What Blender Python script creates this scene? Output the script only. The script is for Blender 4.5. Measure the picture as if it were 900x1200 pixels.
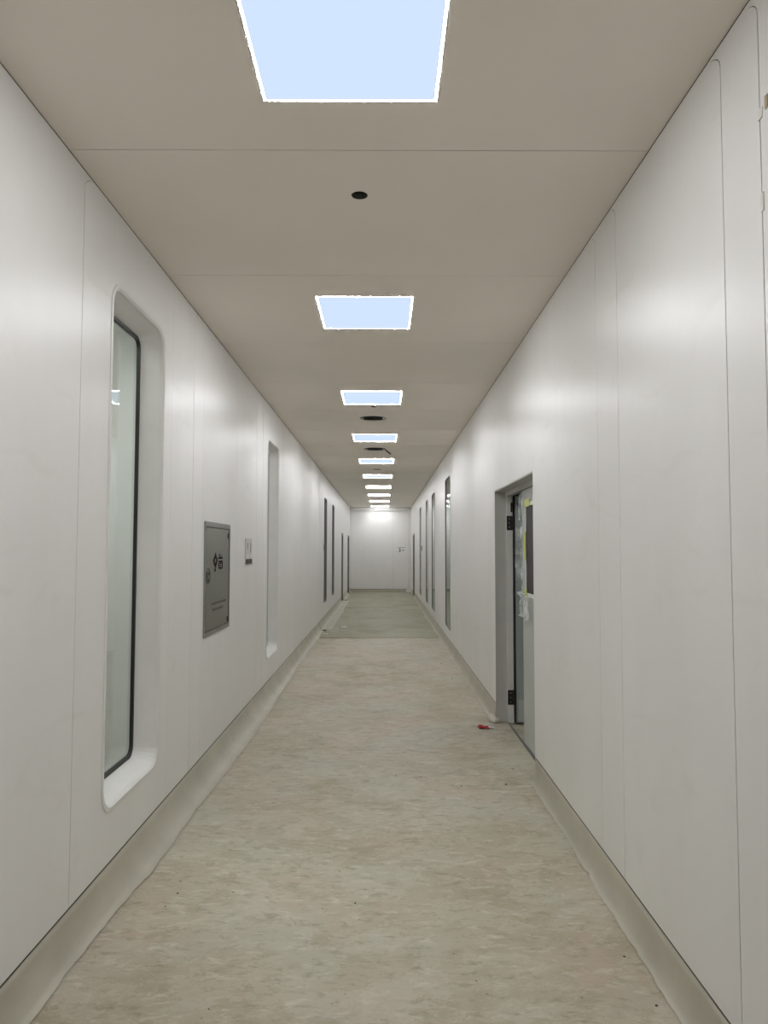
import bpy, bmesh, math, random
from mathutils import Vector, Matrix, noise
from mathutils.geometry import tessellate_polygon

for o in list(bpy.data.objects): bpy.data.objects.remove(o)
random.seed(7)
sc = bpy.context.scene
COL = sc.collection

# ------------------------------------------------------------------ camera
FPX, YAW, PITCH, ROLL = 850.0, 0.0013, 0.0513, 0.0016
CAMZ = 1.56
cy, sy, cp, sp = math.cos(YAW), math.sin(YAW), math.cos(PITCH), math.sin(PITCH)
Fw = Vector((sy*cp, cy*cp, sp)); r0 = Vector((cy, -sy, 0)); u0 = r0.cross(Fw)
rr = r0*math.cos(ROLL)+u0*math.sin(ROLL); uu = u0*math.cos(ROLL)-r0*math.sin(ROLL)
cam = bpy.data.cameras.new('camera'); cam.sensor_fit = 'VERTICAL'; cam.sensor_height = 36
cam.lens = FPX/1200*36; cam.clip_start = 0.05; cam.clip_end = 200
co = bpy.data.objects.new('camera', cam); COL.objects.link(co)
m = Matrix((rr, uu, -Fw)).transposed().to_4x4(); m.translation = (0, 0, CAMZ); co.matrix_world = m
sc.camera = co

# ------------------------------------------------------------------ world, exposure
w = bpy.data.worlds.new('world'); sc.world = w; w.use_nodes = True
w.node_tree.nodes['Background'].inputs[0].default_value = (0, 0, 0, 1)
w.node_tree.nodes['Background'].inputs[1].default_value = 0
vs = sc.view_settings
vs.view_transform = 'Standard'; vs.look = 'None'; vs.gamma = 1; vs.use_curve_mapping = False
vs.exposure = 0.0
EDGE = 280.0           # strength of the LED edge strips of the ceiling panels
EDGE_ROOM = 380.0

# ------------------------------------------------------------------ dimensions
XL, XR, H = -1.218, 1.0265, 3.104
ZB = 0.158             # wall panels stand on a concrete kerb
Y0, YE = -2.0, 26.7
TH = 0.05

# ------------------------------------------------------------------ materials
def srgb(r, g, b):
    f = lambda c: c/12.92 if c <= .04045 else ((c+.055)/1.055)**2.4
    return (f(r/255), f(g/255), f(b/255), 1)

def new_mat(name):
    mt = bpy.data.materials.new(name); mt.use_nodes = True
    nt = mt.node_tree
    return mt, nt, nt.nodes['Principled BSDF']

def plain(name, col, rough=0.5, metal=0.0, spec=0.5, var=0.06, scale=6.0, bump=0.0, bscale=60.0, sub=None):
    """plain colour with a little procedural mottling"""
    mt, nt, b = new_mat(name); N = nt.nodes; L = nt.links
    tc = N.new('ShaderNodeTexCoord')
    nz = N.new('ShaderNodeTexNoise'); nz.inputs['Scale'].default_value = scale; nz.inputs['Detail'].default_value = 5
    L.new(tc.outputs['Object'], nz.inputs['Vector'])
    rp = N.new('ShaderNodeValToRGB')
    rp.color_ramp.elements[0].position = .3; rp.color_ramp.elements[1].position = .7
    rp.color_ramp.elements[0].color = tuple(c*(1-var) for c in col[:3])+(1,)
    rp.color_ramp.elements[1].color = tuple(min(1, c*(1+var)) for c in col[:3])+(1,)
    L.new(nz.outputs[0], rp.inputs[0]); L.new(rp.outputs[0], b.inputs['Base Color'])
    b.inputs['Roughness'].default_value = rough; b.inputs['Metallic'].default_value = metal
    b.inputs['Specular IOR Level'].default_value = spec
    if bump:
        n2 = N.new('ShaderNodeTexNoise'); n2.inputs['Scale'].default_value = bscale; n2.inputs['Detail'].default_value = 6
        L.new(tc.outputs['Object'], n2.inputs['Vector'])
        bp = N.new('ShaderNodeBump'); bp.inputs['Strength'].default_value = bump; bp.inputs['Distance'].default_value = .004
        L.new(n2.outputs[0], bp.inputs['Height']); L.new(bp.outputs[0], b.inputs['Normal'])
    return mt

def wall_mat():
    mt, nt, b = new_mat('wall_enamel'); N = nt.nodes; L = nt.links
    tc = N.new('ShaderNodeTexCoord')
    mp = N.new('ShaderNodeMapping'); mp.inputs['Scale'].default_value = (1, 1.3, .35); L.new(tc.outputs['Object'], mp.inputs[0])
    nz = N.new('ShaderNodeTexNoise'); nz.inputs['Scale'].default_value = 1.6; nz.inputs['Detail'].default_value = 7; nz.inputs['Roughness'].default_value = .6
    L.new(mp.outputs[0], nz.inputs['Vector'])
    rp = N.new('ShaderNodeValToRGB'); e = rp.color_ramp.elements
    e[0].position = .28; e[0].color = WALLC[0]
    e[1].position = .62; e[1].color = WALLC[1]
    L.new(nz.outputs[0], rp.inputs[0])
    # handling smears
    n2 = N.new('ShaderNodeTexNoise'); n2.inputs['Scale'].default_value = 3.2; n2.inputs['Detail'].default_value = 9; n2.inputs['Distortion'].default_value = 1.2
    mp2 = N.new('ShaderNodeMapping'); mp2.inputs['Scale'].default_value = (1, .7, 1.6); mp2.inputs['Rotation'].default_value = (.5, 0, 0)
    L.new(tc.outputs['Object'], mp2.inputs[0]); L.new(mp2.outputs[0], n2.inputs['Vector'])
    r2 = N.new('ShaderNodeValToRGB'); r2.color_ramp.elements[0].position = .60; r2.color_ramp.elements[1].position = .80
    r2.color_ramp.elements[0].color = (0, 0, 0, 1); r2.color_ramp.elements[1].color = (.22, .22, .22, 1)
    L.new(n2.outputs[0], r2.inputs[0])
    mx = N.new('ShaderNodeMixRGB'); mx.inputs[2].default_value = (.60, .57, .50, 1)
    L.new(r2.outputs[0], mx.inputs[0]); L.new(rp.outputs[0], mx.inputs[1]); L.new(mx.outputs[0], b.inputs['Base Color'])
    b.inputs['Roughness'].default_value = .34; b.inputs['Specular IOR Level'].default_value = .4
    n3 = N.new('ShaderNodeTexNoise'); n3.inputs['Scale'].default_value = 1.5; n3.inputs['Detail'].default_value = 2
    mp3 = N.new('ShaderNodeMapping'); mp3.inputs['Scale'].default_value = (1, 1.2, .07)   # sheet metal ripples run up the wall
    L.new(tc.outputs['Object'], mp3.inputs[0]); L.new(mp3.outputs[0], n3.inputs['Vector'])
    bp = N.new('ShaderNodeBump'); bp.inputs['Strength'].default_value = .35; bp.inputs['Distance'].default_value = .02
    L.new(n3.outputs[0], bp.inputs['Height']); L.new(bp.outputs[0], b.inputs['Normal'])
    return mt
WALLC = ((.785, .772, .750, 1), (.82, .810, .792, 1))

def floor_mat(name, tint=(1, 1, 1), contrast=1.0):
    mt, nt, b = new_mat(name); N = nt.nodes; L = nt.links
    tc = N.new('ShaderNodeTexCoord')
    def nz(scale, detail, dist, sc3, rough=.6):
        mp = N.new('ShaderNodeMapping'); mp.inputs['Scale'].default_value = sc3; L.new(tc.outputs['Object'], mp.inputs[0])
        n = N.new('ShaderNodeTexNoise'); n.inputs['Scale'].default_value = scale; n.inputs['Detail'].default_value = detail
        n.inputs['Distortion'].default_value = dist; n.inputs['Roughness'].default_value = rough
        L.new(mp.outputs[0], n.inputs['Vector']); return n
    def ramp(n, stops):
        r = N.new('ShaderNodeValToRGB'); e = r.color_ramp.elements
        while len(e) < len(stops): e.new(.5)
        for k, (p_, c_) in enumerate(stops): e[k].position = p_; e[k].color = c_
        L.new(n.outputs[0], r.inputs[0]); return r
    def mix(fac, c1, c2, mode='MIX'):
        x = N.new('ShaderNodeMixRGB'); x.blend_type = mode
        if isinstance(fac, float): x.inputs[0].default_value = fac
        else: L.new(fac.outputs[0], x.inputs[0])
        for k, c in ((1, c1), (2, c2)):
            if isinstance(c, tuple): x.inputs[k].default_value = c
            else: L.new(c.outputs[0], x.inputs[k])
        return x
    T = lambda c: tuple(c[i]*tint[i]*(1.03, 1.015, .955)[i] for i in range(3))+(1,)
    base = ramp(nz(.75, 6, .4, (1.2, .8, 1)), [(.36, T((.380, .340, .250))), (.5, T((.455, .428, .345))), (.64, T((.515, .495, .420)))])
    pink = ramp(nz(1.5, 8, .3, (1.1, .8, 1)), [(.46, (0, 0, 0, 1)), (.66, (.75*contrast,)*3+(1,))])
    c = mix(pink, base, T((.520, .430, .360)))
    gry = ramp(nz(1.3, 8, .3, (.9, 1.0, 1.7)), [(.50, (0, 0, 0, 1)), (.62, (.62*contrast,)*3+(1,))])
    c = mix(gry, c, T((.485, .490, .430)))
    # skim patches with broken edges, left by the trowel
    tr = nz(3.0, 12, .25, (.85, 1.2, 1), .78)
    p1 = ramp(tr, [(.500, (0, 0, 0, 1)), (.53, (.45*contrast,)*3+(1,)), (.60, (.15*contrast,)*3+(1,)), (.70, (.65*contrast,)*3+(1,))])
    c = mix(p1, c, T((.575, .560, .490)))
    p2 = ramp(nz(4.2, 12, .3, (.8, 1.3, 2.0), .78), [(.53, (0, 0, 0, 1)), (.57, (.32*contrast,)*3+(1,)), (.70, (.75*contrast,)*3+(1,))])
    c = mix(p2, c, T((.335, .295, .215)))
    p3 = ramp(nz(16, 10, .5, (.7, 1.4, 3.0), .75), [(.53, (0, 0, 0, 1)), (.66, (.75*contrast,)*3+(1,))])
    c = mix(p3, c, T((.29, .26, .19)))
    p4 = ramp(nz(14, 10, .5, (.6, 1.5, 5.0), .75), [(.54, (0, 0, 0, 1)), (.66, (.7*contrast,)*3+(1,))])
    c = mix(p4, c, T((.64, .63, .58)))
    # pits
    vo = N.new('ShaderNodeTexVoronoi'); vo.inputs['Scale'].default_value = 9
    L.new(tc.outputs['Object'], vo.inputs['Vector'])
    pr = N.new('ShaderNodeValToRGB'); pr.color_ramp.elements[0].position = .035; pr.color_ramp.elements[1].position = .06
    pr.color_ramp.elements[0].color = (.5, .5, .5, 1); pr.color_ramp.elements[1].color = (0, 0, 0, 1)
    L.new(vo.outputs['Distance'], pr.inputs[0])
    c = mix(pr, c, T((.16, .14, .10)))
    L.new(c.outputs[0], b.inputs['Base Color'])
    b.inputs['Roughness'].default_value = .62; b.inputs['Specular IOR Level'].default_value = .3
    bp = N.new('ShaderNodeBump'); bp.inputs['Strength'].default_value = .5*contrast; bp.inputs['Distance'].default_value = .012
    L.new(tr.outputs[0], bp.inputs['Height'])
    fine = nz(45, 6, .3, (1, 1, 1)); b2 = N.new('ShaderNodeBump'); b2.inputs['Strength'].default_value = .25; b2.inputs['Distance'].default_value = .003
    L.new(fine.outputs[0], b2.inputs['Height']); L.new(bp.outputs[0], b2.inputs['Normal']); L.new(b2.outputs[0], b.inputs['Normal'])
    return mt

def emit(name, col, strength):
    mt = bpy.data.materials.new(name); mt.use_nodes = True; nt = mt.node_tree
    nt.nodes.remove(nt.nodes['Principled BSDF'])
    e = nt.nodes.new('ShaderNodeEmission'); e.inputs[0].default_value = col; e.inputs[1].default_value = strength
    nt.links.new(e.outputs[0], nt.nodes['Material Output'].inputs[0]); return mt

def glass_mat(name, tint, rough=0.02):
    mt = bpy.data.materials.new(name); mt.use_nodes = True; nt = mt.node_tree; N = nt.nodes; L = nt.links
    N.remove(N['Principled BSDF'])
    fr = N.new('ShaderNodeFresnel')                 # same reflectance on both faces of the unrefracted thin pane
    ge = N.new('ShaderNodeNewGeometry'); mr = N.new('ShaderNodeMapRange'); mr.inputs['To Min'].default_value = 1.5; mr.inputs['To Max'].default_value = 1/1.5
    L.new(ge.outputs['Backfacing'], mr.inputs['Value']); L.new(mr.outputs[0], fr.inputs[0])
    tr = N.new('ShaderNodeBsdfTransparent'); tr.inputs[0].default_value = tint
    gl = N.new('ShaderNodeBsdfGlossy'); gl.inputs['Roughness'].default_value = rough; gl.inputs[0].default_value = (.95, 1, .98, 1)
    mx = N.new('ShaderNodeMixShader')
    L.new(fr.outputs[0], mx.inputs[0]); L.new(tr.outputs[0], mx.inputs[1]); L.new(gl.outputs[0], mx.inputs[2])
    L.new(mx.outputs[0], N['Material Output'].inputs[0]); return mt

def film_mat():
    mt = bpy.data.materials.new('plastic_film'); mt.use_nodes = True; nt = mt.node_tree; N = nt.nodes; L = nt.links
    b = N['Principled BSDF']; b.inputs['Base Color'].default_value = (.80, .86, .84, 1); b.inputs['Roughness'].default_value = .25
    tr = N.new('ShaderNodeBsdfTransparent'); mx = N.new('ShaderNodeMixShader')
    nz = N.new('ShaderNodeTexNoise'); nz.inputs['Scale'].default_value = 9; nz.inputs['Detail'].default_value = 4
    tc = N.new('ShaderNodeTexCoord'); L.new(tc.outputs['Object'], nz.inputs['Vector'])
    rp = N.new('ShaderNodeValToRGB'); rp.color_ramp.elements[0].color = (.15,)*3+(1,); rp.color_ramp.elements[1].color = (.75,)*3+(1,)
    rp.color_ramp.elements[0].position = .35; rp.color_ramp.elements[1].position = .65
    L.new(nz.outputs[0], rp.inputs[0]); L.new(rp.outputs[0], mx.inputs[0])
    L.new(tr.outputs[0], mx.inputs[1]); L.new(b.outputs[0], mx.inputs[2]); L.new(mx.outputs[0], N['Material Output'].inputs[0])
    return mt

M = dict(
    wall=wall_mat(),
    ceil=plain('ceiling_enamel', (.865, .80, .715, 1), .5, var=.025, scale=1.2, spec=.3),
    floor=floor_mat('trowelled_concrete'),
    screed=floor_mat('grey_green_screed', (.73, .765, .70), .8),
    sealant=plain('joint_sealant', (.11, .10, .085, 1), .7, var=.15, scale=10),
    kerb=plain('smooth_mortar', (.475, .45, .365, 1), .5, var=.09, scale=3.0, bump=.25, bscale=18),
    pale=plain('pale_mortar', (.53, .51, .44, 1), .6, var=.06, scale=4.0, bump=.2),
    trim=plain('painted_trim', (.77, .765, .74, 1), .4, var=.03),
    white=plain('white_plastic', (.80, .80, .79, 1), .4, var=.02),
    greyplate=plain('grey_plate', (.60, .60, .59, 1), .4, var=.04),
    black=plain('black_rubber', (.012, .012, .012, 1), .5, var=.1),
    ink=plain('dark_print', (.014, .009, .006, 1), .85, spec=.08, var=.1, scale=40),
    faint=plain('faded_print', (.115, .11, .09, 1), .8, spec=.15, var=.1, scale=40),
    steel=plain('brushed_steel', (.255, .255, .225, 1), .26, metal=.85, var=.12, scale=3.0),
    steel_frame=plain('steel_frame', (.32, .325, .31, 1), .32, metal=.85, var=.1, scale=5.0),
    hinge=plain('dark_hinge_metal', (.05, .05, .045, 1), .45, metal=.6, var=.3, scale=30),
    frame=plain('door_frame_paint', (.50, .50, .47, 1), .45, var=.04),
    leaf=plain('grey_green_door_paint', (.36, .41, .385, 1), .35, var=.08, scale=2.5),
    leaf2=plain('pale_grey_door_paint', (.50, .525, .50, 1), .35, var=.06, scale=2.5),
    darkframe=plain('dark_grey_frame', (.16, .165, .16, 1), .45, var=.06),
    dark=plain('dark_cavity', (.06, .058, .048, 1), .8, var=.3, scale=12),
    tape=plain('yellow_tape', (.62, .66, .16, 1), .4, var=.12, scale=20),
    masktape=plain('white_tape', (.74, .73, .68, 1), .6, var=.06),
    tantape=plain('tan_tape', (.42, .35, .24, 1), .6, var=.1),
    red=plain('red_paper', (.45, .02, .03, 1), .5, var=.15, scale=40),
    paper=plain('white_paper', (.82, .81, .78, 1), .6, var=.04),
    stone=plain('dark_grit', (.05, .045, .035, 1), .9, var=.4, scale=80),
    room=plain('side_room_paint', (.70, .715, .695, 1), .6, var=.03),
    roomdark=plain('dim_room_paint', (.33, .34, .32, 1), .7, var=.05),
    glass=glass_mat('window_glass', (.945, .965, .95, 1)),
    glassr=glass_mat('flush_window_glass', (.55, .60, .57, 1), .015),
    film=film_mat(),
    led=emit('led_edge', (.985, .99, 1.0, 1), EDGE),
    led_room=emit('led_edge_room', (1.0, .985, .965, 1), EDGE_ROOM),
    diff=emit('led_diffuser', (.65, .79, 1.0, 1), 1.0),
)

# ------------------------------------------------------------------ helpers
def obj(name, bm_or_me, mat, parent=None, smooth=False):
    if isinstance(bm_or_me, bmesh.types.BMesh):
        bmesh.ops.recalc_face_normals(bm_or_me, faces=bm_or_me.faces[:])
        me = bpy.data.meshes.new(name); bm_or_me.to_mesh(me); bm_or_me.free()
    else: me = bm_or_me
    if not me.materials: me.materials.append(M[mat] if isinstance(mat, str) else mat)
    if smooth:
        for p in me.polygons: p.use_smooth = True
    o = bpy.data.objects.new(name, me); COL.objects.link(o); o.parent = parent
    return o

def tag(o, label=None, cat=None, group=None, kind=None):
    if label: o['label'] = label
    if cat: o['category'] = cat
    if group: o['group'] = group
    if kind: o['kind'] = kind
    return o

def thing(name, label, cat, loc=(0, 0, 0), group=None, kind=None):
    o = bpy.data.objects.new(name, None); COL.objects.link(o); o.location = loc; o.empty_display_size = .1
    return tag(o, label, cat, group, kind)

def box(bm, a, b):
    x0, x1 = sorted((a[0], b[0])); y0, y1 = sorted((a[1], b[1])); z0, z1 = sorted((a[2], b[2]))
    v = [bm.verts.new((x, y, z)) for z in (z0, z1) for y in (y0, y1) for x in (x0, x1)]
    for f in ((0, 1, 3, 2), (4, 5, 7, 6), (0, 1, 5, 4), (2, 3, 7, 6), (0, 2, 6, 4), (1, 3, 7, 5)): bm.faces.new([v[i] for i in f])
    return v

def bbox(name, a, b, mat, parent=None, bev=0.0):
    bm = bmesh.new(); box(bm, a, b)
    if bev: bmesh.ops.bevel(bm, geom=bm.edges[:], offset=bev, segments=2, affect='EDGES')
    return obj(name, bm, mat, parent)

def slab(loops, fn, t0, t1):
    """polygon with holes (2D loops) extruded between t0 and t1; fn(u, v, t) -> xyz"""
    bm = bmesh.new(); flat = [p for l in loops for p in l]
    tris = tessellate_polygon([[Vector((p[0], p[1], 0)) for p in l] for l in loops])
    A = [bm.verts.new(fn(p[0], p[1], t0)) for p in flat]; B = [bm.verts.new(fn(p[0], p[1], t1)) for p in flat]
    for t in tris:
        if len(set(t)) == 3:
            for V in (A, B):
                try: bm.faces.new([V[i] for i in t])
                except ValueError: pass
    k = 0
    for l in loops:
        n = len(l)
        for i in range(n):
            a, b = k+i, k+(i+1) % n
            bm.faces.new((A[a], A[b], B[b], B[a]))
        k += n
    return bm

def rrect(a0, a1, b0, b1, r, n=6):
    pts = []
    for cx, cy_, s in ((a1-r, b1-r, 0), (a0+r, b1-r, 90), (a0+r, b0+r, 180), (a1-r, b0+r, 270)):
        for i in range(n+1):
            t = math.radians(s+90*i/n); pts.append((cx+r*math.cos(t), cy_+r*math.sin(t)))
    return pts

def circ(cx, cy_, r, n=28): return [(cx+r*math.cos(2*math.pi*i/n), cy_+r*math.sin(2*math.pi*i/n)) for i in range(n)]

def loft(loops, closed_end=False):
    """bridge equal-length 3D loops"""
    bm = bmesh.new(); V = [[bm.verts.new(p) for p in l] for l in loops]; n = len(loops[0])
    for a, b in zip(V, V[1:]):
        for i in range(n): bm.faces.new((a[i], a[(i+1) % n], b[(i+1) % n], b[i]))
    if closed_end: bm.faces.new(V[-1])
    return bm

def tube(pts, r, n=8):
    loops = []
    for i, p in enumerate(pts):
        p = Vector(p); d = (Vector(pts[min(i+1, len(pts)-1)])-Vector(pts[max(i-1, 0)])).normalized()
        a = d.orthogonal().normalized(); b = d.cross(a)
        loops.append([tuple(p+(a*math.cos(2*math.pi*k/n)+b*math.sin(2*math.pi*k/n))*r) for k in range(n)])
    bm = loft(loops)
    bm.verts.ensure_lookup_table()
    bm.faces.new([bm.verts[i] for i in range(n)]); bm.faces.new([bm.verts[len(bm.verts)-n+i] for i in range(n)])
    return bm

# ------------------------------------------------------------------ side walls of separate panels
WIN_L = [(3.22, 3.98, .41, 2.76, .10), (7.63, 8.44, .41, 2.72, .10), (15.0, 15.7, .45, 2.63, .08), (17.36, 18.06, .45, 2.63, .08)]
WIN_R = [(11.05, 11.9, .32, 2.70, .09), (14.35, 15.2, .32, 2.70, .09), (16.5, 17.3, .32, 2.70, .09), (19.4, 20.2, .32, 2.70, .09)]
DOOR_R1 = (4.96, 6.66, 2.10)
DOOR_L = [(21.25, 22.15, 2.02), (24.9, 26.1, 2.02)]
DOOR_R2 = (23.5, 24.75, 2.06)

# seam: (position, gap)
SEAM_L = [(-.9, .002), (.35, .002), (1.55, .002), (2.89, .0026), (4.15, .0012), (4.63, .0028), (4.89, .0010), (6.02, .0012), (6.97, .0016), (7.32, .002),
          (8.75, .002), (9.95, .002), (11.15, .002), (12.35, .003), (13.95, .008), (14.65, .004), (16.2, .004), (16.95, .004), (18.55, .004), (19.8, .004),
          (21.0, .006), (22.5, .004), (23.7, .004), (24.6, .004)]
SEAM_R = [(-.5, .002), (.75, .002), (1.92, .0034), (2.14, .0034), (3.14, .0034), (3.45, .0028), (4.46, .0010), (7.05, .001), (8.25, .001), (9.45, .002),
          (10.65, .003), (12.3, .003), (13.95, .003), (15.6, .003), (16.1, .003), (17.7, .003), (18.95, .003), (20.6, .003), (21.8, .004), (23.1, .004), (25.1, .004)]

SEAM_L = [(a, g*1.6) for a, g in SEAM_L]; SEAM_R = [(a, g*1.25) for a, g in SEAM_R]
def seam_curve(s, zt, r, n=7):
    pts = [(s, ZB+.009)]
    for i in range(n+1):
        t = math.pi-(math.pi/2)*i/n
        pts.append((s+1.7*r+1.7*r*math.cos(t), zt-.9*r+.9*r*math.sin(t)))
    return pts

def build_wall(name, label, xf, sgn, seams, wins, doors):
    root = thing(name, label, 'wall', (xf, 0, 0), kind='structure')
    zt = H-.004
    S = [(Y0, 0)]+seams+[(YE, 0)]
    for (a, ga), (b, gb) in zip(S, S[1:]):
        r = .075
        if ga: near = [(y+ga/2, z) for y, z in seam_curve(a, zt, r)]
        else: near = [(a, ZB+.009), (a, zt)]
        if gb: far = [(y-gb/2, z) for y, z in seam_curve(b, zt, r)]
        else: far = [(b, ZB+.009), (b, zt)]
        outer = near+far[::-1]
        for (d0, d1, dz) in doors:
            if a < d0 and d1 < b:
                outer = outer[:-1]+[far[0], (d1, ZB+.009), (d1, dz), (d0, dz), (d0, ZB+.009)]
        holes = [rrect(w0, w1, z0, z1, rr_) for (w0, w1, z0, z1, rr_) in wins if a < w0 and w1 < b]
        o = obj('wall_panel', slab([outer]+holes, lambda u, v, t: (t*sgn, u, v), 0, TH), 'wall', root)
    for (a, ga) in seams:                                   # dark sealant lying back in each joint
        cv = seam_curve(a, zt, .075); wv = ga/2+.0015
        strip = [(y-wv, z) for y, z in cv]+[(y+wv, z) for y, z in cv[::-1]]
        obj('joint_sealant', slab([strip], lambda u, v, t: (t*sgn, u, v), .0025, .006), 'sealant', root)
    return root

wl = build_wall('wall_left', 'off-white enamel panel wall on the left with tall rounded windows', XL, -1, SEAM_L, WIN_L, DOOR_L)
wr = build_wall('wall_right', 'off-white enamel panel wall on the right with the recessed double door', XR, 1, SEAM_R, WIN_R, [DOOR_R1, DOOR_R2])
# bits of tape left over a seam
for k, (y, z, dy, dz, mt) in enumerate(((1.915, 2.745, .022, .028, 'masktape'), (1.915, 2.50, .016, .05, 'masktape'), (1.895, 2.76, .012, .035, 'tantape'))):
    bm = bmesh.new(); box(bm, (-.0035, y-dy/2-(.012 if k == 2 else 0), z-dz/2), (.0, y+dy/2-(.012 if k == 2 else 0), z+dz/2))
    for v in bm.verts: v.co.y += .003*noise.noise(v.co*40)
    obj('tape_scrap', bm, mt, wr)

# far end wall
we = thing('wall_far', 'pale panelled wall closing the far end of the corridor', 'wall', (0, YE, 0), kind='structure')
for (a, b) in ((XL+.0, .126), (.134, .378), (.381, XR)):
    bbox('wall_panel', (a, 0, .10), (b, TH, H-.004), 'wall', we)
bbox('joint_strip', (.124, -.006, .10), (.136, .0, H-.15), 'trim', we)
wb = thing('wall_near', 'off-white panel wall behind the viewer, outside the picture', 'wall', (0, Y0, 0), kind='structure')
for k in range(2): bbox('wall_panel', (XL+k*1.123, -TH, ZB+.009), (XL+(k+1)*1.123-.003, 0, H-.004), 'wall', wb)
tr = thing('trim_1', 'pale painted surround framing the far end wall', 'trim', (0, YE, 0), kind='structure')
bbox('header', (XL+.002, -.07, 2.97), (XR-.002, -.007, H-.002), 'trim', tr, .004)
bbox('jamb', (XL+.002, -.07, .10), (XL+.075, -.007, 2.968), 'trim', tr, .004)
bbox('jamb', (XR-.10, -.07, .10), (XR-.002, -.007, 2.968), 'trim', tr, .004)

# ------------------------------------------------------------------ ceiling of separate panels
LX, LW, LL, LP = -.115, .60, .65, 2.665
LIGHT_Y = [1.70+LP*k+(.08 if k == 0 else 0) for k in range(-1, 10)]                 # near edges
VENTS = [(-.12, 8.50, .155), (-.125, 11.14, .165), (-.12, 13.98, .09), (-.12, 21.95, .12), (-.13, 24.62, .15)]
HOLES = [(-.105, 3.095, .036), (-.105, 7.80, .030)]
cl = thing('ceiling', 'warm white panel ceiling with square light openings', 'ceiling', (0, 0, H), kind='structure')
c0 = LIGHT_Y[0]+LL/2-1.5*LP/2
CS = [c0+LP/2*k for k in range(24) if c0+LP/2*k < YE+LP/2]
CS = [q+(.045 if 2 < q < 3 else 0) for q in CS]             # one panel is a little wider
for y, y2 in zip(CS, CS[1:]):
    a, b = max(y, Y0), min(y2, YE)
    g = .0021
    if y > Y0: bbox('joint_sealant', (XL, y-.0032, .003), (XR, y+.0032, .007), 'sealant', cl)
    outer = [(XL, a+g), (XR, a+g), (XR, b-g), (XL, b-g)]
    holes = [[(LX-LW/2-.004, ly-.004), (LX+LW/2+.004, ly-.004), (LX+LW/2+.004, ly+LL+.004), (LX-LW/2-.004, ly+LL+.004)] for ly in LIGHT_Y if a < ly and ly+LL < b]
    holes += [circ(x_, y_, r_) for x_, y_, r_ in VENTS+HOLES if a < y_-r_ and y_+r_ < b]
    if b-a > .02: obj('ceiling_panel', slab([outer]+holes, lambda u, v, t: (u, v, t), 0, TH), 'ceil', cl)
for x_, y_, r_ in HOLES:
    bm = bmesh.new()
    loops = [[(p[0], p[1], z) for p in circ(x_, y_, r_*.985)] for z in (.0, .16)]
    obj('hole_sleeve', loft(loops, True), 'dark', cl)
bbox('ceiling_cover', (XL-.3, Y0-.3, .30), (XR+.3, YE+.3, .34), 'dark', cl)

# ------------------------------------------------------------------ floor
def relief(x, y): return .0022*noise.noise(Vector((x*1.7, y*2.6, 3)))+.0011*noise.noise(Vector((x*6, y*10, 8)))
bm = bmesh.new(); nx, ny = 44, 560
XA, XB = XL-.3, XR+.3
G = [[bm.verts.new((XA+(XB-XA)*i/nx, Y0-.2+(YE+.4-Y0)*j/ny, 0)) for i in range(nx+1)] for j in range(ny+1)]
for r_ in G:
    for v in r_: v.co.z = relief(v.co.x, v.co.y)-.003
for j in range(ny):
    for i in range(nx): bm.faces.new((G[j][i], G[j][i+1], G[j+1][i+1], G[j+1][i]))
fl = obj('floor', bm, 'floor', smooth=True)
tag(fl, 'unfinished trowelled concrete corridor floor with beige and grey smears', 'floor', kind='structure')
# thin far layers with ragged edges
def sheet(name, left, right, z, mat):
    """strip between two polylines of (x, y) with equal length"""
    bm = bmesh.new(); A = []; B = []
    for (lx, ly), (rx, ry) in zip(left, right):
        A.append([bm.verts.new((lx, ly, z)), bm.verts.new((rx, ry, z))]); B.append([bm.verts.new((lx, ly, z-.006)), bm.verts.new((rx, ry, z-.006))])
    for i in range(len(A)-1):
        bm.faces.new((A[i][0], A[i][1], A[i+1][1], A[i+1][0]))
        bm.faces.new((A[i][0], A[i+1][0], B[i+1][0], B[i][0])); bm.faces.new((A[i][1], B[i][1], B[i+1][1], A[i+1][1]))
    bm.faces.new((A[0][0], B[0][0], B[0][1], A[0][1])); bm.faces.new((A[-1][0], A[-1][1], B[-1][1], B[-1][0]))
    return obj(name, bm, mat, fl)
n_ = 40
edge = [(XL-.02+(XR-XL+.04)*i/n_, 12.85+.10*noise.noise(Vector((i*.35, 2, 1)))+.04*noise.noise(Vector((i*1.3, 5, 1)))) for i in range(n_+1)]
sheet('screed_layer', [(x, yy) for x, yy in edge], [(x, YE+.02) for x, yy in edge], .003, 'screed')
yy_ = [14.1+(22.2-14.1)*i/30 for i in range(31)]
sheet('pale_screed_edge', [(XL, q) for q in yy_], [(-.98+.03*noise.noise(Vector((q*.8, 1, 4)))-.04*(q-14.1)/8, q) for q in yy_], .006, 'kerb')

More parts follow.
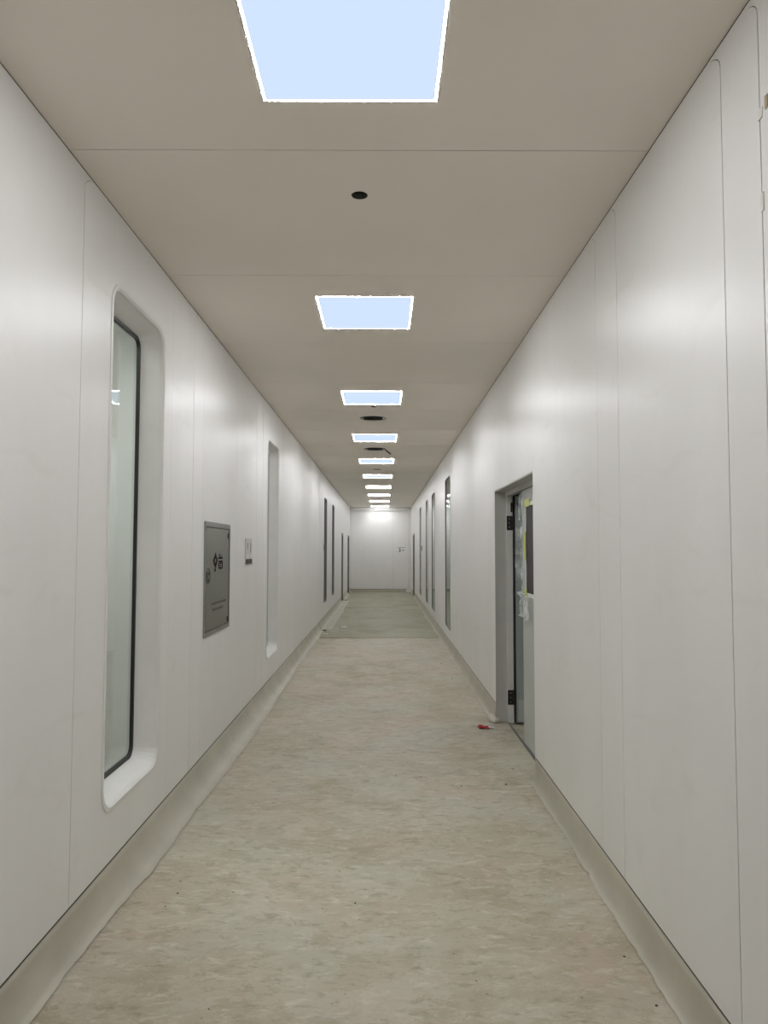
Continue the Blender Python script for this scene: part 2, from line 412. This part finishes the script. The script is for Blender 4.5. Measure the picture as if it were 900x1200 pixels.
# concrete kerbs with coved foot
def kerb(name, label, xf, sgn, segs, foot):
    """sgn: direction into the corridor"""
    root = thing(name, label, 'kerb', (xf, 0, 0), kind='structure')
    for (a, b) in segs:
        n = max(6, int((b-a)/.035)); bm = bmesh.new(); P = []
        for i in range(n+1):
            yv = a+(b-a)*i/n
            f = max(.012, foot(yv))
            prof = [(-.05, 0), (-.05, ZB), (-.004, ZB)]
            hgt = ZB-.004
            for t in (.12, .3, .5, .7, .85, 1.0):
                ang = t*math.pi/2
                prof.append((f*(1-math.cos(ang))*1.0-.001, hgt*(1-math.sin(ang))**1.0+.002+relief(xf, yv)*.5))
            P.append([bm.verts.new((sgn*px, yv, pz)) for px, pz in prof])
        m_ = len(P[0])
        for i in range(n):
            for j in range(m_-1): bm.faces.new((P[i][j], P[i][j+1], P[i+1][j+1], P[i+1][j]))
        bm.faces.new(P[0]); bm.faces.new(P[-1])
        bbox('base_shadow_bead', (sgn*-.016, a, ZB+.0003), (sgn*-.0015, b, ZB+.0087), 'dark', root)  # dark bead put in to draw the shadow line under the panels
        obj('kerb_run', bm, 'kerb', root, smooth=True)
    return root
def footL(y):
    base = .06+.08*min(1, max(0, (y-2.4)/3.2))-.05*min(1, max(0, (y-6.5)/4))
    return base+.030*noise.noise(Vector((y*1.2, 4, 2)))+.010*noise.noise(Vector((y*6, 1, 7)))+.010*noise.noise(Vector((y*21, 1, 3)))
def footR(y): return .040+.035*noise.noise(Vector((y*1.1, 9, 2)))+.012*noise.noise(Vector((y*5.5, 3, 1)))+.012*noise.noise(Vector((y*20, 2, 3)))
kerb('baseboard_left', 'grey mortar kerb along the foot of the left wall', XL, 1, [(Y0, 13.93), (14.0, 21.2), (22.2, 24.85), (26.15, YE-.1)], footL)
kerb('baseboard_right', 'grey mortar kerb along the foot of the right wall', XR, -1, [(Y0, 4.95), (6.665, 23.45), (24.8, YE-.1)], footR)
kb = bbox('baseboard_far', (XL, YE-.03, 0.003), (XR, YE+.05, .085), 'kerb', None, .006)
tag(kb, 'low mortar kerb across the foot of the far end wall', 'kerb', kind='structure')

# ------------------------------------------------------------------ windows
def window(name, label, xf, sgn, W, depth, inset, mats, lip, gask=.014):
    w0, w1, z0, z1, r = W
    root = thing(name, label, 'window', (xf, (w0+w1)/2, z0), kind='structure')
    oy, oz = (w0+w1)/2, z0
    def L(e, x): return [(sgn*x, u-oy, v-oz) for u, v in rrect(w0-e, w1+e, z0-e, z1+e, max(.02, r+e*.8))]
    prof = [(lip, 0.0), (lip, -.004), (.004, -.005), (-.006, .004), (-.010, .02), (-inset, depth)]
    obj('frame', loft([L(e, x) for e, x in prof]), mats[0], root)
    g = gask
    obj('gasket', loft([L(-inset+.004, depth-.012), L(-inset-g, depth-.014), L(-inset-g, depth+.004), L(-inset+.004, depth+.004), L(-inset+.004, depth-.012)]), mats[1], root)
    pl = [(u-oy, v-oz) for u, v in rrect(w0+inset+.002, w1-inset-.002, z0+inset+.002, z1-inset-.002, max(.02, r-inset))]
    obj('pane', slab([pl], lambda u, v, t: (sgn*t, u, v), depth-.004, depth+.002), mats[2], root)
    return root
window('window_1', 'tall recessed window nearest on the left wall with black gasket and pale glass', XL, -1, WIN_L[0], .125, .052, ('trim', 'black', 'glass'), .022)
window('window_2', 'tall recessed window beyond the steel cabinet on the left wall', XL, -1, WIN_L[1], .115, .045, ('trim', 'greyplate', 'glass'), .014)
window('window_3', 'narrow dark window on the far left wall, nearer of two', XL, -1, WIN_L[2], .10, .02, ('darkframe', 'black', 'glassr'), .004)
window('window_4', 'narrow dark window on the far left wall, farther of two', XL, -1, WIN_L[3], .10, .02, ('darkframe', 'black', 'glassr'), .004)
ordn = ['nearest', 'second', 'third', 'fourth and farthest']
for k, W in enumerate(WIN_R):
    window('window_%d' % (5+k), 'tall flush glossy window on the right wall, %s of the four past the door' % ordn[k], XR, 1, W, .006, .008, ('trim', 'darkframe', 'glassr'), .004, .006)

# ------------------------------------------------------------------ rooms behind the glass
def room(name, label, x0, x1, y0, y1, z1, mat, open_at):
    """five-sided shell, open at x = open_at"""
    bm = bmesh.new(); v = box(bm, (x0, y0, -.02), (x1, y1, z1)); bm.faces.ensure_lookup_table()
    for f in [f for f in bm.faces if all(abs(q.co.x-open_at) < 1e-4 for q in f.verts)]: bm.faces.remove(f)
    o = obj(name, bm, mat); tag(o, label, 'room', kind='structure'); return o
room('wall_side_room', 'pale side room seen through the nearest left window', XL-TH, XL-1.4, 2.3, 5.14, H, 'room', XL-TH)
o = bbox('floor_side_room', (XL-1.39, 2.31, .001), (XL-TH-.08, 5.13, .006), 'kerb'); tag(o, 'bare grey floor of the left side room behind the near window', 'floor', kind='structure')
room('wall_left_recess', 'plain room behind the middle left window', XL-TH, XL-1.5, 7.0, 9.2, H, 'room', XL-TH)
room('wall_left_dark_room', 'unlit room behind the two far left windows', XL-TH, XL-1.5, 14.2, 19.0, H, 'roomdark', XL-TH)
room('wall_right_room', 'dim room behind the flush right windows', XR+TH, XR+2.0, 10.2, 21.0, H, 'roomdark', XR+TH)
room('wall_door_room', 'dim room behind the double door', XR+TH, XR+2.4, 4.2, 9.3, H, 'roomdark', XR+TH)

# ------------------------------------------------------------------ double door in the right wall
d1 = thing('door_1', 'recessed double door with one leaf swung open, plastic film and yellow tape', 'door', (XR, (DOOR_R1[0]+DOOR_R1[1])/2, 0), kind='structure')
dy = (DOOR_R1[0]+DOOR_R1[1])/2
def D(n, a, b, mat, bev=0.0, parent=None): return bbox(n, (a[0], a[1]-dy, a[2]), (b[0], b[1]-dy, b[2]), mat, parent or d1, bev)
ya, yb, zt = DOOR_R1
# lining of the opening
D('jamb', (.001, yb-.001, .0), (.10, yb+.03, zt), 'frame')
D('jamb', (.001, ya-.03, .0), (.10, ya+.001, zt), 'frame')
D('head', (.0012, ya+.0015, zt-.012), (.10, yb-.0015, zt-.0005), 'frame')
# steel door frame at the back
D('frame_post', (.101, yb-.055, 0), (.155, yb+.03, zt), 'trim', .002)
D('frame_post', (.101, ya-.03, 0), (.155, ya+.055, zt), 'trim', .002)
D('frame_head', (.101, ya+.056, zt-.055), (.155, yb-.056, zt), 'frame', .002)
D('threshold', (.098, ya, .001), (.112, yb-.056, .010), 'darkframe')
# near leaf, closed
leafz = zt-.06
l2 = D('leaf', (.112, ya+.058, .015), (.152, 5.92, leafz), 'leaf2', .002)
l2['label'] = 'closed pale grey leaf with dark vision pane'
def DL(n, a, b, mat, bev=0.0): return D(n, a, b, mat, bev, l2)
py0, py1, pz0, pz1 = 5.30, 5.745, 1.22, 1.90
DL('vision_pane', (.108, py0, pz0), (.1115, py1, pz1), 'black')
fr = [(py0-.03, py1+.03, pz1, pz1+.03), (py0-.03, py1+.03, pz0-.03, pz0), (py1, py1+.03, pz0, pz1), (py0-.03, py0, pz0, pz1)]
for a, b, c, d in fr: DL('pane_frame', (.102, a, c), (.112, b, d), 'white')
for (a, b, c, d) in ((5.58, 5.765, 1.895, 1.955), (5.735, 5.80, 1.48, 1.70), (5.70, 5.79, 1.19, 1.25)):
    DL('yellow_tape', (.0985, a, c), (.1008, b, d), 'tape')
# far leaf, swung inwards
ang = math.radians(82)
hx, hy = .157, yb-.06
def open_leaf(bm):
    """leaf coordinates: u along the leaf from hinge, t thickness towards the camera side"""
    R_ = Matrix.Rotation(0, 3, 'Z')
    for v in bm.verts:
        u, t, z = v.co
        v.co = (hx+u*math.sin(ang)+t*math.cos(ang)*0, hy-dy-u*math.cos(ang)-t*math.sin(ang), z)
    return bm
bm = bmesh.new(); box(bm, (.012, 0, .018), (.73, .04, leafz))
l1 = obj('leaf', open_leaf(bm), 'leaf', d1); l1['label'] = 'grey-green leaf swung open into the room'
def part_l1(n, a, b, mat):
    bm = bmesh.new(); box(bm, a, b); return obj(n, open_leaf(bm), mat, l1)
part_l1('kick_plate', (.03, .041, .03), (.71, .043, .22), 'leaf2')
part_l1('edge_seal', (.006, .0, .02), (.011, .042, leafz), 'black')
for z in (1.80, .23):
    bm = bmesh.new(); box(bm, (.100, yb-.060-dy, z-.065), (.152, yb-.0565-dy, z+.065))
    hg = obj('hinge', bm, 'hinge', d1)
    obj('hinge_pin', tube([(.156, yb-.066-dy, z-.065), (.156, yb-.066-dy, z+.065)], .008), 'hinge', hg)
    for dz in (-.04, 0, .04):
        bm = bmesh.new(); box(bm, (.118, yb-.063-dy, z+dz-.006), (.130, yb-.060-dy, z+dz+.006)); obj('screw', bm, 'steel_frame', hg)
# door closer arm in the dark top corner
D('closer_arm', (.135, yb-.068, 1.90), (.151, yb-.058, 1.985), 'hinge', .002)
# crumpled film
def film(name, u0, u1, z0, z1, seed, fn, nu=12, nz_=26, taper=None, amp=.02):
    bm = bmesh.new(); g = []
    for j in range(nz_+1):
        row = []
        for i in range(nu+1):
            s, t = i/nu, j/nz_
            a, b = (taper(t) if taper else (0, 1))
            u = u0+(u1-u0)*(a+(b-a)*s); z = z0+(z1-z0)*t
            q = Vector((u*7, z*5, seed)); n = abs(noise.noise(q))+.5*abs(noise.noise(q*2.3))
            row.append(bm.verts.new(fn(u+.015*noise.noise(q*1.7), z+.02*noise.noise(q+Vector((5, 1, 2)))*(1 if 0 < j < nz_ else 2), .004+amp*n)))
        g.append(row)
    for j in range(nz_):
        for i in range(nu): bm.faces.new((g[j][i], g[j][i+1], g[j+1][i+1], g[j+1][i]))
    return bm
leaf_pt = lambda u, z, t: (hx+u*math.sin(ang), hy-dy-u*math.cos(ang)-(.043+t)*math.sin(ang), z)
obj('plastic_film', film('f', .01, .16, 1.25, 1.96, 1.0, leaf_pt, taper=lambda t: (0, .45+.55*t) if t < .6 else (.0, .35+.4*(1-t))), 'film', l1)
obj('plastic_film', film('f', .04, .45, 1.28, 1.72, 4.0, leaf_pt, amp=.012), 'film', l1)
near_pt = lambda u, z, t: (.098-t, u-dy, z)
obj('plastic_film', film('f', 5.56, 5.93, 1.02, 1.22, 7.0, near_pt, amp=.05, taper=lambda t: (.0, 1.0-.35*(1-abs(2*t-1)))), 'film', l2)
obj('plastic_film', film('f', 5.79, 5.86, 1.15, 2.03, 9.0, near_pt, nu=5, amp=.02), 'film', l2)
obj('plastic_film', film('f', 5.90, 5.95, 1.80, 2.09, 11.0, near_pt, nu=4, amp=.02), 'film', l2)
# mortar lump closing the kerb at the far jamb
bm = bmesh.new(); bmesh.ops.create_icosphere(bm, subdivisions=3, radius=1)
for v in bm.verts:
    n = 1+.15*noise.noise(v.co*2.1)
    v.co = Vector((v.co.x*.065*n, v.co.y*.13*n, max(0, v.co.z)*.05*n))
lump = obj('mortar_lump', bm, 'kerb', smooth=True); lump.location = (XR-.006, 6.73, 0)
tag(lump, 'rounded pale mortar lump at the foot of the open door jamb', 'mortar')

# ------------------------------------------------------------------ far doors
def far_door(name, label, xf, sgn, D_, leafmat='darkframe'):
    a, b, z = D_
    root = thing(name, label, 'door', (xf, (a+b)/2, 0), kind='structure'); o = (a+b)/2
    bx_ = lambda n, p, q, mt, pa=root: bbox(n, (sgn*p[0], p[1]-o, p[2]), (sgn*q[0], q[1]-o, q[2]), mt, pa)
    bx_('jamb', (-.004, b-.05, 0), (.09, b+.02, z), 'darkframe'); bx_('jamb', (-.004, a-.02, 0), (.09, a+.05, z), 'frame')
    bx_('head', (-.004, a-.02, z-.05), (.09, b+.02, z+.02), 'darkframe')
    lf = bx_('leaf', (.055, a+.052, .012), (.095, b-.052, z-.052), 'frame')
    bx_('handle', (.02, b-.16, 1.0), (.035, b-.10, 1.02), 'steel_frame', lf); bx_('handle_plate', (.045, b-.15, .93), (.054, b-.11, 1.09), 'steel_frame', lf)
    bx_('backing', (.10, a-.02, 0), (.12, b+.02, z), 'dark')
    return root
far_door('door_2', 'dark edged door recess on the far left wall past the dark windows', XL, -1, DOOR_L[0])
far_door('door_3', 'last door recess on the left beside the far end wall', XL, -1, DOOR_L[1])
far_door('door_4', 'dark edged door recess at the far end of the right wall', XR, 1, DOOR_R2)

# ------------------------------------------------------------------ ceiling lights
def ring(x0, x1, y0, y1, t, z0, z1):
    return slab([[(x0, y0), (x1, y0), (x1, y1), (x0, y1)], [(x0+t, y0+t), (x1-t, y0+t), (x1-t, y1-t), (x0+t, y1-t)]], lambda u, v, q: (u, v, q), z0, z1)
def light(loc, label, group, led='led'):
    root = thing('ceiling_light', label, 'ceiling light', loc, group)
    if light.me is None:
        f = obj('frame', ring(-LW/2-.003, LW/2+.003, 0-.003, LL+.003, .0055, .0001, .030), 'white', root)
        e = obj('edge_strip', ring(-LW/2+.003, LW/2-.003, .003, LL-.003, .0065, -.0003, .003), led, root)
        d = bbox('diffuser', (-LW/2+.0096, .0096, -.0001), (LW/2-.0096, LL-.0096, .003), 'diff', root)
        bbk = bbox('back_tray', (-LW/2-.003, -.003, .031), (LW/2+.003, LL+.003, .036), 'white', root)
        light.me = [f, e, d, bbk]
    else:
        for s in light.me:
            c = s.copy(); COL.objects.link(c); c.parent = root
            if s.name.startswith('edge') and led != 'led':
                c.data = s.data.copy(); c.data.materials[0] = M[led]
    return root
light.me = None
names = ['largest and nearest, cut by the top of the picture', 'second from the viewer, beyond the small round hole', 'third from the viewer, before the first round vent',
         'fourth from the viewer, between the two dark round vents', 'fifth from the viewer, past the hanging cable', 'sixth from the viewer',
         'seventh from the viewer', 'eighth from the viewer', 'ninth, next to last before the end wall', 'tenth and last, touching the end wall in view']
for k, y in enumerate(LIGHT_Y):
    if k == 0: lb = 'square white ceiling light panel behind the viewer, out of the picture'
    else: lb = 'bright square ceiling light panel, '+names[k-1]
    light((LX, y, H), lb, 'row of square light panels in the corridor ceiling')
light((XL-.75, 3.4, H-.04), 'square ceiling light panel inside the left side room, out of view', 'side room lights', 'led_room')

# ------------------------------------------------------------------ ceiling vents
vl = ['round open dark ceiling vent between third and fourth light panels', 'round open dark ceiling vent between fourth and fifth light panels',
      'small faint round ceiling vent between fifth and sixth light panels', 'faint round ceiling vent between eighth and ninth light panels', 'dark round ceiling vent between the last two light panels']
for k, (x_, y_, r_) in enumerate(VENTS):
    v = thing('ceiling_vent', vl[k], 'vent', (x_, y_, H), 'round ceiling vents')
    obj('sleeve', loft([[(p[0], p[1], z) for p in circ(0, 0, r_*.985)] for z in (.004, .14)], True), 'dark', v)
    obj('rim', loft([[(p[0], p[1], z) for p in circ(0, 0, q)] for q, z in ((r_*1.0, -.001), (r_*1.05, -.003), (r_*1.06, -.0005))]), 'trim' if k != 1 else 'darkframe', v)
    # ragged lining hanging in the opening
    bm = bmesh.new(); n = 26; A = []; B = []
    for i in range(n+1):
        t = math.pi*(0.02+.96*i/n)
        p = (r_*.95*math.cos(t), r_*.95*math.sin(t)*(-1 if True else 1))
        drop = (.010+.028*abs(noise.noise(Vector((i*.6, k*3, 1)))))*(1.1-.6*abs(math.cos(t)))*(1.0 if k < 2 else .5)
        A.append(bm.verts.new((p[0], p[1], .02))); B.append(bm.verts.new((p[0]*.98, p[1]*.98, -drop)))
    for i in range(n): bm.faces.new((A[i], A[i+1], B[i+1], B[i]))
    o = obj('ragged_lining', bm, 'dark', v); md = o.modifiers.new('thick', 'SOLIDIFY'); md.thickness = .004
    if k < 2:
        for s in (-1, 1):
            bbox('clip', (s*r_*.80-.012, -.06, -.012), (s*r_*.80+.012, -.02, .05), 'white', v)
    else:
        for q in (-.4, .4): bbox('fin', (r_*q-.004, -r_*.85, .004), (r_*q+.004, r_*.85, .03), 'dark', v)
cb = obj('hanging_cable', tube([(.02, 11.20, H+.05), (.035, 11.22, H+.0), (.05, 11.24, H-.012), (.085, 11.26, H-.035), (.118, 11.27, H-.058)], .010), 'black')
tag(cb, 'short black cable end poking out of the ceiling vent', 'cable')

# ------------------------------------------------------------------ steel hydrant cabinet on the left wall
ca, cbb, cz0, cz1 = 4.94, 5.74, .955, 1.75
oy = (ca+cbb)/2
cab = thing('hydrant_cabinet', 'stainless steel fire hydrant cabinet set into the left wall', 'cabinet', (XL, oy, cz0))
Wd, Hd = cbb-ca, cz1-cz0
F2 = lambda u, v, t: (t, u, v)        # u along the corridor, v up, t out of the wall
def plate(loops, t0, t1): return slab(loops, F2, t0, t1)
R4 = lambda a, b, c, d: [(a, c), (b, c), (b, d), (a, d)]
hw = Wd/2
obj('frame', plate([R4(-hw, hw, 0, Hd), R4(-hw+.016, hw-.014, .030, Hd-.034)], .0005, .010), 'steel_frame', cab)
obj('shadow_gap', plate([R4(-hw+.016, hw-.014, .030, Hd-.034)], .0004, .0022), 'black', cab)
dr = obj('door', plate([R4(-hw+.030, hw-.040, .036, Hd-.042)], .0023, .008), 'steel', cab)
def mark(n, loops, mat='ink', t=.0004, parent=None): return obj(n, plate(loops, .0081, .0081+t), mat, parent or dr)
U = lambda y: y-oy
Z = lambda z: z-cz0
dm = lambda cy_, cz_, ry, rz: [(cy_, cz_-rz), (cy_+ry, cz_), (cy_, cz_+rz), (cy_-ry, cz_)]
mark('emblem', [dm(U(5.25), Z(1.475), .074, .060), dm(U(5.25), Z(1.475), .028, .022)])
mark('emblem_foot', [R4(U(5.225), U(5.265), Z(1.398), Z(1.422))])
# two stacked characters beside the emblem
mark('character', [R4(U(5.345), U(5.485), Z(1.486), Z(1.502))]); mark('character', [R4(U(5.375), U(5.395), Z(1.500), Z(1.526))]); mark('character', [R4(U(5.41), U(5.465), Z(1.512), Z(1.518))])
mark('character', [rrect(U(5.35), U(5.49), Z(1.412), Z(1.474), .02, 4), rrect(U(5.376), U(5.464), Z(1.424), Z(1.462), .012, 4)])
for a, b, c, d in ((5.385, 5.455, 1.450, 1.457), (5.385, 5.455, 1.432, 1.439), (5.413, 5.427, 1.425, 1.462)): mark('character', [R4(U(a), U(b), Z(c), Z(d))])
# two faded lines of small print
for zrow, y0_, y1_ in ((1.172, 5.14, 5.62), (1.128, 5.18, 5.50)):
    q = y0_
    while q < y1_:
        wq = .022+.016*random.random(); mark('small_print', [R4(U(q), U(q+wq), Z(zrow-.010), Z(zrow+.010*random.uniform(.3, 1)))], 'faint'); q += wq+.009
# ring latch
obj('latch_ring', plate([circ(U(5.035), Z(1.375), .056, 24), circ(U(5.035), Z(1.375), .047, 24)], .0081, .0095), 'hinge', dr)
lt = obj('latch', plate([rrect(U(5.018), U(5.052), Z(1.345), Z(1.405), .012, 4)], .0081, .014), 'steel_frame', dr)
obj('latch_hole', plate([circ(U(5.036), Z(1.388), .013, 14)], .0141, .0150), 'black', dr)
obj('latch_hole', plate([circ(U(5.036), Z(1.340), .016, 14)], .0141, .0150), 'black', dr)
for z in (1.66, 1.02): obj('door_hinge', plate([R4(U(5.668), U(5.682), Z(z-.02), Z(z+.02))], .0081, .012), 'hinge', dr)

# ------------------------------------------------------------------ wall plates
def wall_plate(name, label, cat, xf, sgn, y0, y1, z0, z1, mat='greyplate', group=None):
    t = thing(name, label, cat, (xf, (y0+y1)/2, z0), group)
    f = lambda u, v, q: (-sgn*q, u, v)
    obj('plate', slab([rrect(-(y1-y0)/2, (y1-y0)/2, 0, z1-z0, .008, 3)], f, .0005, .009), mat, t)
    return t, (lambda n, a, b, c, d, mt, q=.0095: obj(n, slab([R4(a, b, c, d)], f, .0088, q), mt, t))
cpn, P = wall_plate('wall_control_plate', 'small grey control plate with black strip right of the steel cabinet', 'control plate', XL, -1, 6.41, 6.70, 1.425, 1.655)
P('black_strip', -.145, .145, .002, .045, 'black', .012)
for a in (-.085, .065): P('slot', a, a+.035, .10 if a > 0 else .13, .19, 'darkframe')
for a in (-.085, .065): P('switch_key', a-.02, a+.055, .06, .085, 'white', .012)
wp, P = wall_plate('wall_switch', 'tiny white switch plate beside the far dark left window', 'switch', XL, -1, 14.72, 14.90, 1.50, 1.72, 'white')
P('key', -.02, .05, .03, .15, 'darkframe', .012)
wp, P = wall_plate('wall_switch', 'tiny dark switch plate on the far right wall before the last window', 'switch', XR, 1, 18.98, 19.25, 1.52, 1.66, 'darkframe')
P('key', -.06, .06, .04, .10, 'black', .012)

sg = thing('wall_sign', 'small white sign with dark marks on the far end wall', 'sign', (.67, YE, 1.42))
fe = lambda u, v, q: (u, -q, v)
obj('plate', slab([rrect(-.15, .15, 0, .22, .008, 3)], fe, .0005, .008), 'white', sg)
def sm_(n, loops, mat='ink'): return obj(n, slab(loops, fe, .0081, .0095), mat, sg)
sm_('top_bar', [R4(-.15, .15, .198, .214)], 'darkframe')
for a, b, c, d in ((-.085, -.025, .14, .165), (-.05, -.025, .05, .16), (-.08, -.04, .085, .105), (-.09, -.025, .04, .062)): sm_('numeral', [R4(a, b, c, d)])
sm_('mark', [circ(.075, .105, .024, 14)]); sm_('mark', [R4(.03, .06, .095, .112)])

# ------------------------------------------------------------------ floor litter
def crumple(name, size, seed, mat, parent=None, hgt=.4, n=9):
    bm = bmesh.new(); g = []
    for j in range(n+1):
        row = []
        for i in range(n+1):
            x = (i/n-.5)*size[0]; y = (j/n-.5)*size[1]
            q = Vector((i*.45+seed, j*.45, seed*1.7))
            row.append(bm.verts.new((x+.18*size[0]*noise.noise(q), y+.18*size[1]*noise.noise(q+Vector((3, 3, 3))), .003+abs(noise.noise(q*1.3))*size[0]*hgt)))
        g.append(row)
    for j in range(n):
        for i in range(n): bm.faces.new((g[j][i], g[j][i+1], g[j+1][i+1], g[j+1][i]))
    o = obj(name, bm, mat, parent); md = o.modifiers.new('thick', 'SOLIDIFY'); md.thickness = .001
    return o
wrp = thing('candy_wrapper', 'crumpled red and white wrapper on the floor by the double door', 'litter', (.90, 6.43, 0))
crumple('red_half', (.085, .07), 2.0, 'red', wrp).location = (-.02, 0, 0)
crumple('white_half', (.06, .05), 5.0, 'paper', wrp).location = (.045, .01, 0)
o = crumple('paper_scrap', (.13, .10), 8.0, 'paper'); o.location = (-.78, 14.45, .004); tag(o, 'white paper scrap on the grey screed near the left wall', 'litter')
bag = crumple('plastic_bag', (.20, .18), 12.0, 'paper', hgt=1.6, n=12); bag.location = (.94, 26.05, .004); tag(bag, 'small white crumpled bag at the far right corner', 'litter')
o = crumple('clump', (.08, .07), 15.0, 'stone', hgt=.5); o.location = (XL+.09, 13.965, .0); tag(o, 'dark rag lying in the gap of the left kerb', 'litter')  # dark crumple added for the dark notch at the kerb end
o = crumple('clump', (.09, .07), 19.0, 'stone', hgt=.5); o.location = (XL+.10, 22.1, .006); tag(o, 'dark rag at the foot of the far left door', 'litter')  # dark crumpled patch at the door foot
o = crumple('paper_scrap', (.09, .07), 23.0, 'paper', hgt=.3); o.location = (-1.05, 13.35, .004); tag(o, 'pale paper scrap on the floor beside the left kerb', 'litter')

def chip(x, y, s, label, group='dark grit on the concrete'):
    bm = bmesh.new(); bmesh.ops.create_icosphere(bm, subdivisions=1, radius=1)
    sd = random.random()*50
    for v in bm.verts:
        n = .58+.3*noise.noise(v.co*1.3+Vector((sd, 0, 0))); v.co = Vector((v.co.x*s*n, v.co.y*s*.8*n, v.co.z*s*.5*n))
    o = obj('grit_chip', bm, 'stone'); o.location = (x, y, s*.16+relief(x, y)-.003); tag(o, label, 'grit', group)
for x, y, s, lb in [(-.95, 3.50, .007, 'small dark grit chip by the left kerb under the near window, farthest of three'), (-.93, 3.38, .010, 'largest dark grit chip by the left kerb, middle of three'),
                    (-.95, 3.26, .007, 'small dark grit chip by the left kerb, nearest of three'), (-.68, 3.39, .006, 'single dark grit chip on the left half of the concrete'),
                    (-.21, 3.61, .006, 'dark grit chip at mid floor, farthest of the central four'), (-.08, 3.42, .006, 'dark grit chip at mid floor, rightmost of the central four'),
                    (-.26, 3.24, .006, 'dark grit chip at mid floor, leftmost of the central four'), (-.12, 3.29, .008, 'largest dark grit chip of the central four at mid floor'),
                    (-.59, 2.55, .006, 'dark grit chip nearest the viewer on the left'), (.93, 2.87, .009, 'dark grit chip on the right kerb foot, farther of two'),
                    (.94, 2.57, .009, 'dark grit chip on the right kerb foot, nearer of two'), (.34, 2.71, .006, 'lone dark grit chip at the lower right of mid floor'),
                    (.09, 5.10, .010, 'dark grit chip before the door, leftmost of its row'), (.26, 5.07, .009, 'dark grit chip before the door, second of its row'),
                    (.52, 4.88, .011, 'dark grit chip before the door, third of its row'), (.82, 4.91, .016, 'biggest dark grit lump near the double door'),
                    (.93, 5.25, .010, 'dark grit chip against the near door jamb'), (.80, 10.0, .016, 'dark grit chip far along the right side'), (.84, 8.85, .014, 'dark grit chip past the door on the right side')]:
    chip(x, y, s, lb)
